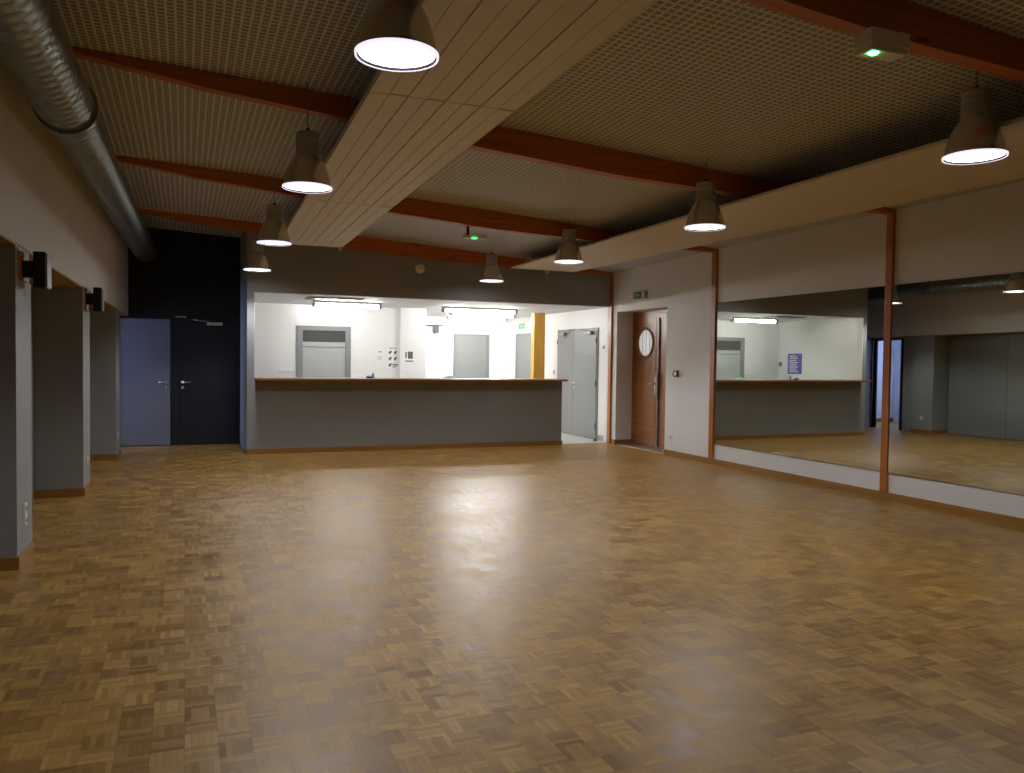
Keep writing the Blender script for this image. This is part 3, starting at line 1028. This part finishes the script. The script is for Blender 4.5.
lamp_spots = [  # x, y, rim z, label
    (0.875, 3.58, 2.795, 'large aluminium pendant lamp in front of the fluted ceiling panel, top of the photo'),
    (0.87, 6.38, 2.748, 'lit bell pendant left of the fluted panel, second in the left row'),
    (0.925, 9.42, 2.722, 'lit bell pendant in the left row, third one, overlapping the panel end'),
    (0.945, 11.95, 2.675, 'small farthest pendant of the left row, near the black wall'),
    (4.68, 3.74, 2.785, 'large aluminium pendant lamp near the top right corner'),
    (4.50, 6.38, 2.71, 'lit bell pendant over the middle of the plain board, above the wooden post'),
    (4.60, 9.48, 2.73, 'lit bell pendant overlapping the far end of the plain board'),
    (4.48, 12.00, 2.695, 'smallest farthest pendant of the right row, against the grey bar wall'),
]
proto = None
for i, (x, y, z, lab) in enumerate(lamp_spots):
    if proto is None:
        o = proto = make_lamp()
    else:
        o = copy_tree(proto)
    o.location = (x, y, z)
    tag(o, lab, 'lamp', 'aluminium pendant lamps in two rows')
lamps = [o for o in COL.objects if o.name.startswith('pendant_lamp')]
for o, (x, y, z, lab) in zip(lamps, lamp_spots):
    top = ZC(x, y)
    MB().tube((0, 0, 0.44), (0, 0, top - z - 0.001), 0.0045, 8).build('cord', 'wire', o)
    ld = bpy.data.lights.new('lamp_bulb', 'SPOT')
    ld.energy = LAMP_W
    ld.color = (0.94, 0.975, 1.0)
    ld.spot_size = math.radians(137)
    ld.spot_blend = 0.4
    ld.shadow_soft_size = 0.12
    lo = bpy.data.objects.new('lamp_bulb', ld)
    COL.objects.link(lo)
    lo.parent = o
    lo.location = (0, 0, 0.012)

# ---- mirrors on the right wall
def mirror(y0, y1, d, lab):
    root = tag(empty('wall_mirror', (XR, (y0 + y1) / 2, 1.3)), lab, 'mirror', 'frameless wall mirrors')
    z0, z1 = 0.30, 2.31
    # each pane sits on its clips, turned a fraction of a degree
    k = d * (y1 - y0)
    g = MB().hexa([(XR - 0.006, y0, z0), (XR - 0.001, y0, z0), (XR - 0.001, y1, z0), (XR - 0.006 - k, y1, z0),
                   (XR - 0.006, y0, z1), (XR - 0.001, y0, z1), (XR - 0.001, y1, z1), (XR - 0.006 - k, y1, z1)]).build('mirror_glass', 'mirror')
    parent_keep(g, root)
    e = 0.006
    parent_keep(MB().box(XR - 0.013, XR - 0.001, y1 - 0.004, y1 + 0.006, z0, z1).build('polished_edge', 'grey_plastic'), root)
    for za, zb_ in ((z0 - e, z0), (z1, z1 + e * 0.5)):
        parent_keep(MB().box(XR - 0.009, XR - 0.001, y0, y1, za, zb_).build('edge_rail', 'grey_plastic'), root)


mirror(8.105, 9.62, 0.004, 'left mirror pane beside the post, showing the bar door')
mirror(6.63, 8.095, 0.009, 'second mirror pane, left of the middle post, showing the counter end')
mirror(5.045, 6.52, 0.011, 'mirror pane right of the post, reflecting the left wall pillar')
mirror(3.40, 5.035, 0.011, 'mirror pane at the far right edge of the photo')

# ---- counter top
tag(MB().box(0.976, 6.03, 12.38, 12.99, 1.112, 1.146).build('counter_top', 'counter', bevel=0.006), 'long brown wooden counter top along the bar opening', 'counter')
# back worktop
e = tag(empty('worktop', (1.5, 15.6, 0)), 'grey worktop against the white wall behind the bar, left of the door', 'worktop')
parent_keep(MB().box(0.905, 1.90, YR - 0.58, YR - 0.002, 1.03, 1.07).build('top', 'bar_frame'), e)
parent_keep(MB().box(0.92, 1.88, YR - 0.55, YR - 0.002, 0.10, 1.03).build('cabinet_body', 'bar_wall'), e)
parent_keep(MB().box(0.95, 1.85, YR - 0.5, YR - 0.01, 0.0, 0.10).build('plinth', 'grey_plastic'), e)

# ---- things on the counter
t = tag(empty('sponge_holder', (2.70, 12.70, 1.146)), 'small blue dish with a grey sponge standing on the counter', 'dish')
MB().lathe([(0.001, 0.0), (0.035, 0.0), (0.055, 0.03), (0.052, 0.03), (0.033, 0.006), (0.001, 0.006)], seg=24).build('dish', 'blue', t)
MB().box(-0.03, 0.03, -0.02, 0.02, 0.008, 0.05).build('sponge', 'white_plastic', t, bevel=0.006)
t = tag(MB().lathe([(0.001, 0), (0.022, 0), (0.024, 0.01), (0.022, 0.06), (0.010, 0.072), (0.010, 0.085), (0.001, 0.085)], seg=20).build('bottle', 'grey_plastic'), 'tiny grey bottle on the counter right of the blue dish', 'bottle')
t.location = (2.78, 12.78, 1.146)
t = tag(empty('cloth', (4.07, 12.80, 1.146)), 'crumpled pale green cloth lying on the middle of the counter', 'cloth')
bm = bmesh.new()
random.seed(3)
GX, GY = 14, 7
vv = [[bm.verts.new((-0.10 + 0.20 * i / GX, -0.06 + 0.12 * j / GY, 0.006 + 0.045 * abs(math.sin(i * 1.1 + j * 0.7)) * math.sin(PI * i / GX) ** 0.5 * math.sin(PI * (j + 0.5) / (GY + 1)))) for j in range(GY + 1)] for i in range(GX + 1)]
for i in range(GX):
    for j in range(GY):
        f = bm.faces.new([vv[i][j], vv[i + 1][j], vv[i + 1][j + 1], vv[i][j + 1]])
        f.smooth = True
mb = MB()
mb.bm.free()
mb.bm = bm
o = mb.build('folds', 'green_soft', t)
sm = o.modifiers.new('solid', 'SOLIDIFY')
sm.thickness = 0.004

# ---- speakers on the left wall
def speaker(y, lab):
    xo = LX(y) + 0.006
    root = tag(empty('wall_speaker', (xo, y, 2.03)), lab, 'speaker', 'wall speakers')
    parent_keep(MB().box(xo + 0.062, xo + 0.137, y, y + 0.20, 1.915, 2.165).build('cabinet', 'black_metal', bevel=0.003), root)
    parent_keep(MB().box(xo + 0.137, xo + 0.149, y + 0.006, y + 0.194, 1.925, 2.155).build('front_grille', 'grey_plastic'), root)
    parent_keep(MB().box(xo - 0.006, xo + 0.062, y + 0.02, y + 0.08, 1.985, 2.10).build('wall_bracket', 'black_metal'), root)


speaker(6.46, 'black speaker box fixed on the nearest grey pillar')
speaker(9.56, 'smaller looking black speaker box on the middle grey pillar')

# ---- sockets
def socket(o, lab, gang=1):
    # o: (x,y,z) plate centre, faces given by direction d (+1 faces +x, -1 faces -x)
    (x, y, z), d = o
    root = tag(empty('wall_socket', (x, y, z)), lab, 'socket', 'white wall sockets')
    for k in range(gang):
        zz = z - 0.038 * (gang - 1) + 0.078 * k
        a, b = (x, x + d * 0.010)
        parent_keep(MB().box(min(a, b), max(a, b), y - 0.038, y + 0.038, zz - 0.038, zz + 0.038).build('plate', 'white_plastic', bevel=0.003), root)
        parent_keep(MB().lathe([(0.001, 0), (0.020, 0), (0.020, d * 0.003), (0.001, d * 0.003)], x + d * 0.010, y, 18, axis='X', cz=zz).build('insert', 'grey_plastic'), root)


socket(((LX(6.52), 6.52, 0.33), 1), 'white double socket low on the nearest grey pillar', 2)
socket(((LX(9.60), 9.60, 0.33), 1), 'white socket low on the middle grey pillar')
socket(((LX(12.70), 12.70, 0.33), 1), 'white socket low on the farthest grey pillar, seen in the mirror')
socket(((XR, 10.75, 0.29), -1), 'white socket low on the white wall right of the wooden door')

# fire call point
root = tag(empty('fire_call_point', (XR, 10.62, 1.28)), 'small red fire alarm call point on the white wall right of the wooden door', 'alarm button')
parent_keep(MB().box(XR - 0.035, XR, 10.565, 10.665, 1.235, 1.335).build('housing', 'red', bevel=0.006), root)
parent_keep(MB().box(XR - 0.038, XR - 0.035, 10.59, 10.64, 1.26, 1.31).build('press_plate', 'white_plastic'), root)
parent_keep(MB().box(XR - 0.02, XR, 10.68, 10.72, 1.255, 1.31).build('key_box', 'grey_plastic'), root)

# ---- exit sign above the wooden door (flat box with running man and arrow)
root = tag(empty('exit_sign', (XR, 11.8, 2.56)), 'green exit sign with white arrow on the wall above the wooden door', 'exit sign')
parent_keep(MB().box(XR - 0.045, XR, 11.52, 11.90, 2.505, 2.625).build('housing', 'grey_plastic', bevel=0.004), root)
parent_keep(MB().box(XR - 0.050, XR - 0.045, 11.64, 11.885, 2.515, 2.615).build('green_face', 'green'), root)
parent_keep(MB().box(XR - 0.050, XR - 0.045, 11.54, 11.625, 2.515, 2.615).build('lamp_window', 'white_plastic'), root)


def picto(cx, cy, cz, s, axis, sgn=1):
    """running figure and arrow, drawn on a small plane; returns an MB"""
    m = MB()

    def bar(a, b, w):
        (u0, v0), (u1, v1) = a, b
        du, dv = u1 - u0, v1 - v0
        L = math.hypot(du, dv)
        nu, nv = -dv / L * w, du / L * w
        P = [(u0 + nu, v0 + nv), (u1 + nu, v1 + nv), (u1 - nu, v1 - nv), (u0 - nu, v0 - nv)]
        out = []
        for dd in (0, 0.002):
            for u, v in P:
                if axis == 'X':
                    out.append((cx - dd, cy + sgn * u * s, cz + v * s))
                else:
                    out.append((cx + sgn * u * s, cy - dd, cz + v * s))
        m.hexa(out)
    bar((-0.10, 0.05), (-0.02, 0.22), 0.05)     # trunk
    bar((-0.02, 0.22), (0.02, 0.30), 0.07)      # head
    bar((-0.10, 0.05), (0.04, -0.10), 0.035)    # legs
    bar((0.04, -0.10), (0.00, -0.32), 0.03)
    bar((-0.10, 0.05), (-0.22, -0.14), 0.035)
    bar((-0.22, -0.14), (-0.40, -0.18), 0.03)
    bar((-0.02, 0.18), (0.16, 0.08), 0.025)     # arms
    bar((-0.04, 0.18), (-0.24, 0.14), 0.025)
    bar((0.50, 0.0), (0.95, 0.0), 0.05)         # arrow
    bar((0.50, 0.0), (0.66, 0.18), 0.05)
    bar((0.50, 0.0), (0.66, -0.18), 0.05)
    return m


parent_keep(picto(XR - 0.0505, 11.80, 2.565, 0.12, 'X', -1).build('pictogram', 'paper'), root)

# ---- emergency light units with green LED
def emergency(x0, x1, y0, y1, z0, z1, ledx, ledy, lab, bracket=None, led='led', lr=0.028):
    root = tag(empty('emergency_light', ((x0 + x1) / 2, (y0 + y1) / 2, z1)), lab, 'emergency light', 'ceiling emergency lights')
    parent_keep(MB().box(x0, x1, y0, y1, z0 + 0.035, z1).build('base', 'white_plastic', bevel=0.006), root)
    parent_keep(MB().box(x0 + 0.008, x1 - 0.008, y0 + 0.008, y1 - 0.008, z0, z0 + 0.035).build('clear_cover', 'white_plastic', bevel=0.008), root)
    parent_keep(MB().lathe([(0.001, -0.012), (lr * 0.7, -0.008), (lr, 0.0), (lr, 0.01), (0.001, 0.01)], ledx, ledy, 20, cz=z0).build('pilot_lamp', led), root)
    if bracket:
        parent_keep(MB().box(*bracket).build('bracket', 'black_metal'), root)


emergency(3.25, 3.51, 3.20, 3.328, 3.07, 3.18, 3.31, 3.25, 'white emergency light with a green glow on the nearest beam')
emergency(3.28, 3.58, 9.76, 9.88, 3.0, 3.05, 3.41, 9.79, 'small emergency light with a green glow under the third beam', (3.30, 3.33, 9.742, 9.77, 3.03, 3.20), 'led_dim', 0.045)

# ---- smoke detector on bar wall
root = tag(empty('smoke_detector', (3.51, YB, 2.91)), 'round white detector on the grey wall above the bar opening', 'detector')
parent_keep(MB().lathe([(0.001, 0.0), (0.075, 0.0), (0.075, -0.02), (0.06, -0.035), (0.001, -0.04)], 3.51, YB, 32, axis='Y', cz=2.91).build('housing', 'white_plastic'), root)
parent_keep(MB().lathe([(0.001, -0.038), (0.03, -0.038), (0.028, -0.05), (0.001, -0.052)], 3.51, YB, 24, axis='Y', cz=2.91).build('cap', 'white_plastic'), root)

# ---- fluorescent fittings in the bar room
def tube_light(x0, x1, y, z, lab, ang=0.0):
    root = tag(empty('fluorescent_light', ((x0 + x1) / 2, y, z)), lab, 'ceiling light', 'fluorescent lights behind the bar')
    parent_keep(MB().box(x0, x1, y - 0.05, y + 0.05, z, ZB - 0.001).build('body', 'white_plastic'), root)
    parent_keep(MB().tube((x0 + 0.05, y, z - 0.022), (x1 - 0.05, y, z - 0.022), 0.034, 16).build('lit_diffuser', 'tube'), root)
    for xx in (x0 + 0.0, x1 - 0.055):
        parent_keep(MB().box(xx, xx + 0.055, y - 0.045, y + 0.045, z - 0.062, z).build('end_cap', 'grey_plastic', bevel=0.008), root)


tube_light(2.03, 3.23, 14.22, 2.40, 'lit fluorescent light on the bar ceiling above the grey framed door')
tube_light(4.42, 5.92, 14.45, 2.40, 'front lit fluorescent light of the bright right-hand cluster')
tube_light(4.95, 6.35, 15.60, 2.40, 'middle lit fluorescent light of the bright right-hand cluster')
tube_light(5.25, 6.65, 16.80, 2.40, 'rearmost lit fluorescent light, over the passage doors')

# ventilation grille in bar ceiling
root = tag(empty('ceiling_vent', (2.3, 13.6, ZB)), 'grey ceiling vent just inside the bar opening', 'vent')
parent_keep(MB().box(1.85, 2.75, 13.35, 13.85, ZB - 0.012, ZB - 0.001).build('frame', 'bar_frame'), root)
m = MB()
for k in range(9):
    m.box(1.88, 2.72, 13.38 + k * 0.05, 13.41 + k * 0.05, ZB - 0.02, ZB - 0.012)
parent_keep(m.build('slats', 'bar_frame'), root)

# ---- pine post in the bar room
tag(MB().box(6.66, 6.91, 15.30, 15.45, 0, ZB - 0.002).build('timber_post', 'pine', bevel=0.004), 'bright yellow pine post standing behind the counter', 'post', kind='thing')

# ---- notices on the tiled wall
def notice(x0, x1, z0, z1, lab, marks, y=None, mat='paper'):
    y = (y if y is not None else 15.897) - 15.9 + YR
    x0, x1 = x0 * YR / 15.9, x1 * YR / 15.9
    z0, z1 = 1.45 + (z0 - 1.45) * YR / 15.9, 1.45 + (z1 - 1.45) * YR / 15.9
    root = tag(empty('notice', ((x0 + x1) / 2, y, (z0 + z1) / 2)), lab, 'notice', 'paper notices on the bar wall')
    parent_keep(MB().box(x0, x1, y - 0.003, y, z0, z1).build('sheet', mat), root)
    m = MB()
    for a, b, c, d in marks:
        m.box(x0 + a * (x1 - x0), x0 + b * (x1 - x0), y - 0.0045, y - 0.003, z0 + c * (z1 - z0), z0 + d * (z1 - z0))
    if marks:
        parent_keep(m.build('print', 'ink'), root)


notice(3.50, 3.68, 1.36, 1.64, 'plain white notice left of the sheet with icons', [(0.3, 0.7, 0.80, 0.86), (0.2, 0.8, 0.45, 0.48), (0.2, 0.7, 0.3, 0.33)])
root_marks = []
for r_ in range(3):
    for c_ in range(2):
        if r_ == 0 and c_ == 1:
            root_marks.append((0.45, 0.95, 0.13, 0.20))
            root_marks.append((0.45, 0.85, 0.05, 0.09))
            continue
        a = 0.12 + 0.46 * c_
        b = 0.08 + 0.30 * r_
        root_marks += [(a, a + 0.18, b, b + 0.10), (a + 0.06, a + 0.26, b + 0.06, b + 0.15)]
root_marks.append((0.15, 0.85, 0.94, 0.97))
notice(3.74, 3.972, 1.27, 1.69, 'large white sheet with rows of small dark icons', root_marks)
notice(4.06, 4.27, 1.38, 1.62, 'white sheet with a dark photo, right of the icon sheet', [(0.35, 0.85, 0.35, 0.95), (0.1, 0.9, 0.10, 0.20), (0.1, 0.25, 0.4, 0.9)], 15.807)
notice(4.10, 4.20, 1.22, 1.31, 'small square note under the sheet with a photo', [], 15.807)

# violet poster and dispenser on the left side wall of the bar (seen in the mirror)
root = tag(empty('poster', (0.905, 15.0, 1.46)), 'violet poster reflected in the left mirror', 'poster')
parent_keep(MB().box(0.901, 0.906, 14.50, 15.12, 1.23, 1.70).build('sheet', 'blue_print'), root)
m = MB()
for k in range(8):
    m.box(0.906, 0.908, 14.62 + 0.05 * (k % 2), 14.97 - 0.04 * (k % 3), 1.28 + k * 0.05, 1.30 + k * 0.05)
parent_keep(m.build('print', 'paper'), root)
root = tag(empty('thermostat', (0.905, 15.50, 1.45)), 'small grey control box beside the violet poster in the mirror', 'control box')
parent_keep(MB().box(0.901, 0.93, 15.32, 15.40, 1.40, 1.50).build('housing', 'grey_plastic', bevel=0.004), root)
parent_keep(MB().box(0.93, 0.935, 15.34, 15.38, 1.44, 1.48).build('dial', 'ink'), root)

# switch plate on rear bar wall
root = tag(empty('switch_plate', (1.72, YR, 1.21)), 'wide pale switch plate on the white wall left of the framed door', 'switch')
parent_keep(MB().box(1.62, 1.86, YR - 0.014, YR - 0.001, 1.185, 1.25).build('plate', 'white_plastic', bevel=0.003), root)
for k in range(3):
    parent_keep(MB().box(1.635 + 0.075 * k, 1.695 + 0.075 * k, YR - 0.018, YR - 0.014, 1.195, 1.24).build('rocker', 'paper'), root)

# green-white exit box with dark arm in the rear of bar
root = tag(empty('exit_sign', (5.5, 18.0, 2.2)), 'pale exit light box with a dark arm, far wall left of the passage door', 'exit sign')
parent_keep(MB().box(5.36, 5.66, 17.93, 18.0, 2.09, 2.24).build('housing', 'white_plastic', bevel=0.006), root)
parent_keep(MB().box(5.30, 5.40, 17.86, 17.93, 2.06, 2.26).box(5.10, 5.50, 17.88, 17.92, 2.22, 2.25).build('arm', 'ink'), root)
root = tag(empty('exit_sign', (BXR, 17.0, 2.25)), 'small green and white exit sign above the side door', 'exit sign')
parent_keep(MB().box(BXR - 0.04, BXR, 16.85, 17.25, 2.16, 2.32).build('housing', 'white_plastic', bevel=0.004), root)
parent_keep(MB().box(BXR - 0.043, BXR - 0.04, 16.88, 17.22, 2.18, 2.30).build('green_face', 'green_soft'), root)
parent_keep(picto(BXR - 0.0435, 17.08, 2.24, 0.11, 'X', -1).build('pictogram', 'paper'), root)

# switches in the passage and round push button
root = tag(empty('light_switch', (BXR, 15.36, 1.22)), 'pale green light switch left of the grey double doors', 'switch')
parent_keep(MB().box(BXR - 0.012, BXR, 15.31, 15.40, 1.17, 1.28).build('plate', 'white_plastic', bevel=0.003), root)
parent_keep(MB().box(BXR - 0.016, BXR - 0.012, 15.33, 15.38, 1.19, 1.26).build('rocker', 'green_soft'), root)
root = tag(empty('push_button', (BXR, 13.18, 1.72)), 'small round grey button on the wall right of the double doors', 'button')
parent_keep(MB().lathe([(0.001, -0.02), (0.032, -0.02), (0.036, -0.012), (0.036, 0.0), (0.001, 0.0)], BXR, 13.18, 20, axis='X', cz=1.72).build('bezel', 'grey_plastic'), root)
parent_keep(MB().lathe([(0.001, -0.028), (0.016, -0.028), (0.018, -0.02), (0.001, -0.02)], BXR, 13.18, 16, axis='X', cz=1.72).build('cap', 'ink'), root)
# door stop on the floor
root = tag(empty('door_stop', (7.0, 13.2, 0)), 'small black door stop on the pale tiles by the corner post', 'door stop')
parent_keep(MB().lathe([(0.001, 0.0), (0.04, 0.0), (0.04, 0.012), (0.022, 0.02), (0.022, 0.045), (0.001, 0.05)], 6.98, 13.16, 20).build('rubber_buffer', 'ink'), root)

# radiator in the side room (mirror)
root = tag(empty('radiator', (-2.0, 15.5, 0)), 'pale radiator seen through the side doorway in the mirror', 'radiator')
m = MB()
for k in range(8):
    m.box(-2.35 + k * 0.085, -2.28 + k * 0.085, 15.50, 15.56, 0.15, 0.75)
parent_keep(m.build('fins', 'white_plastic', bevel=0.0), root)
parent_keep(MB().box(-2.33, -1.72, 15.53, 15.58, 0.09, 0.16).build('bracket_rail', 'grey_plastic'), root)
parent_keep(MB().box(-2.30, -2.26, 15.50, 15.56, 0.0, 0.15).build('foot', 'grey_plastic'), root)
parent_keep(MB().box(-1.78, -1.74, 15.50, 15.56, 0.0, 0.15).build('foot', 'grey_plastic'), root)
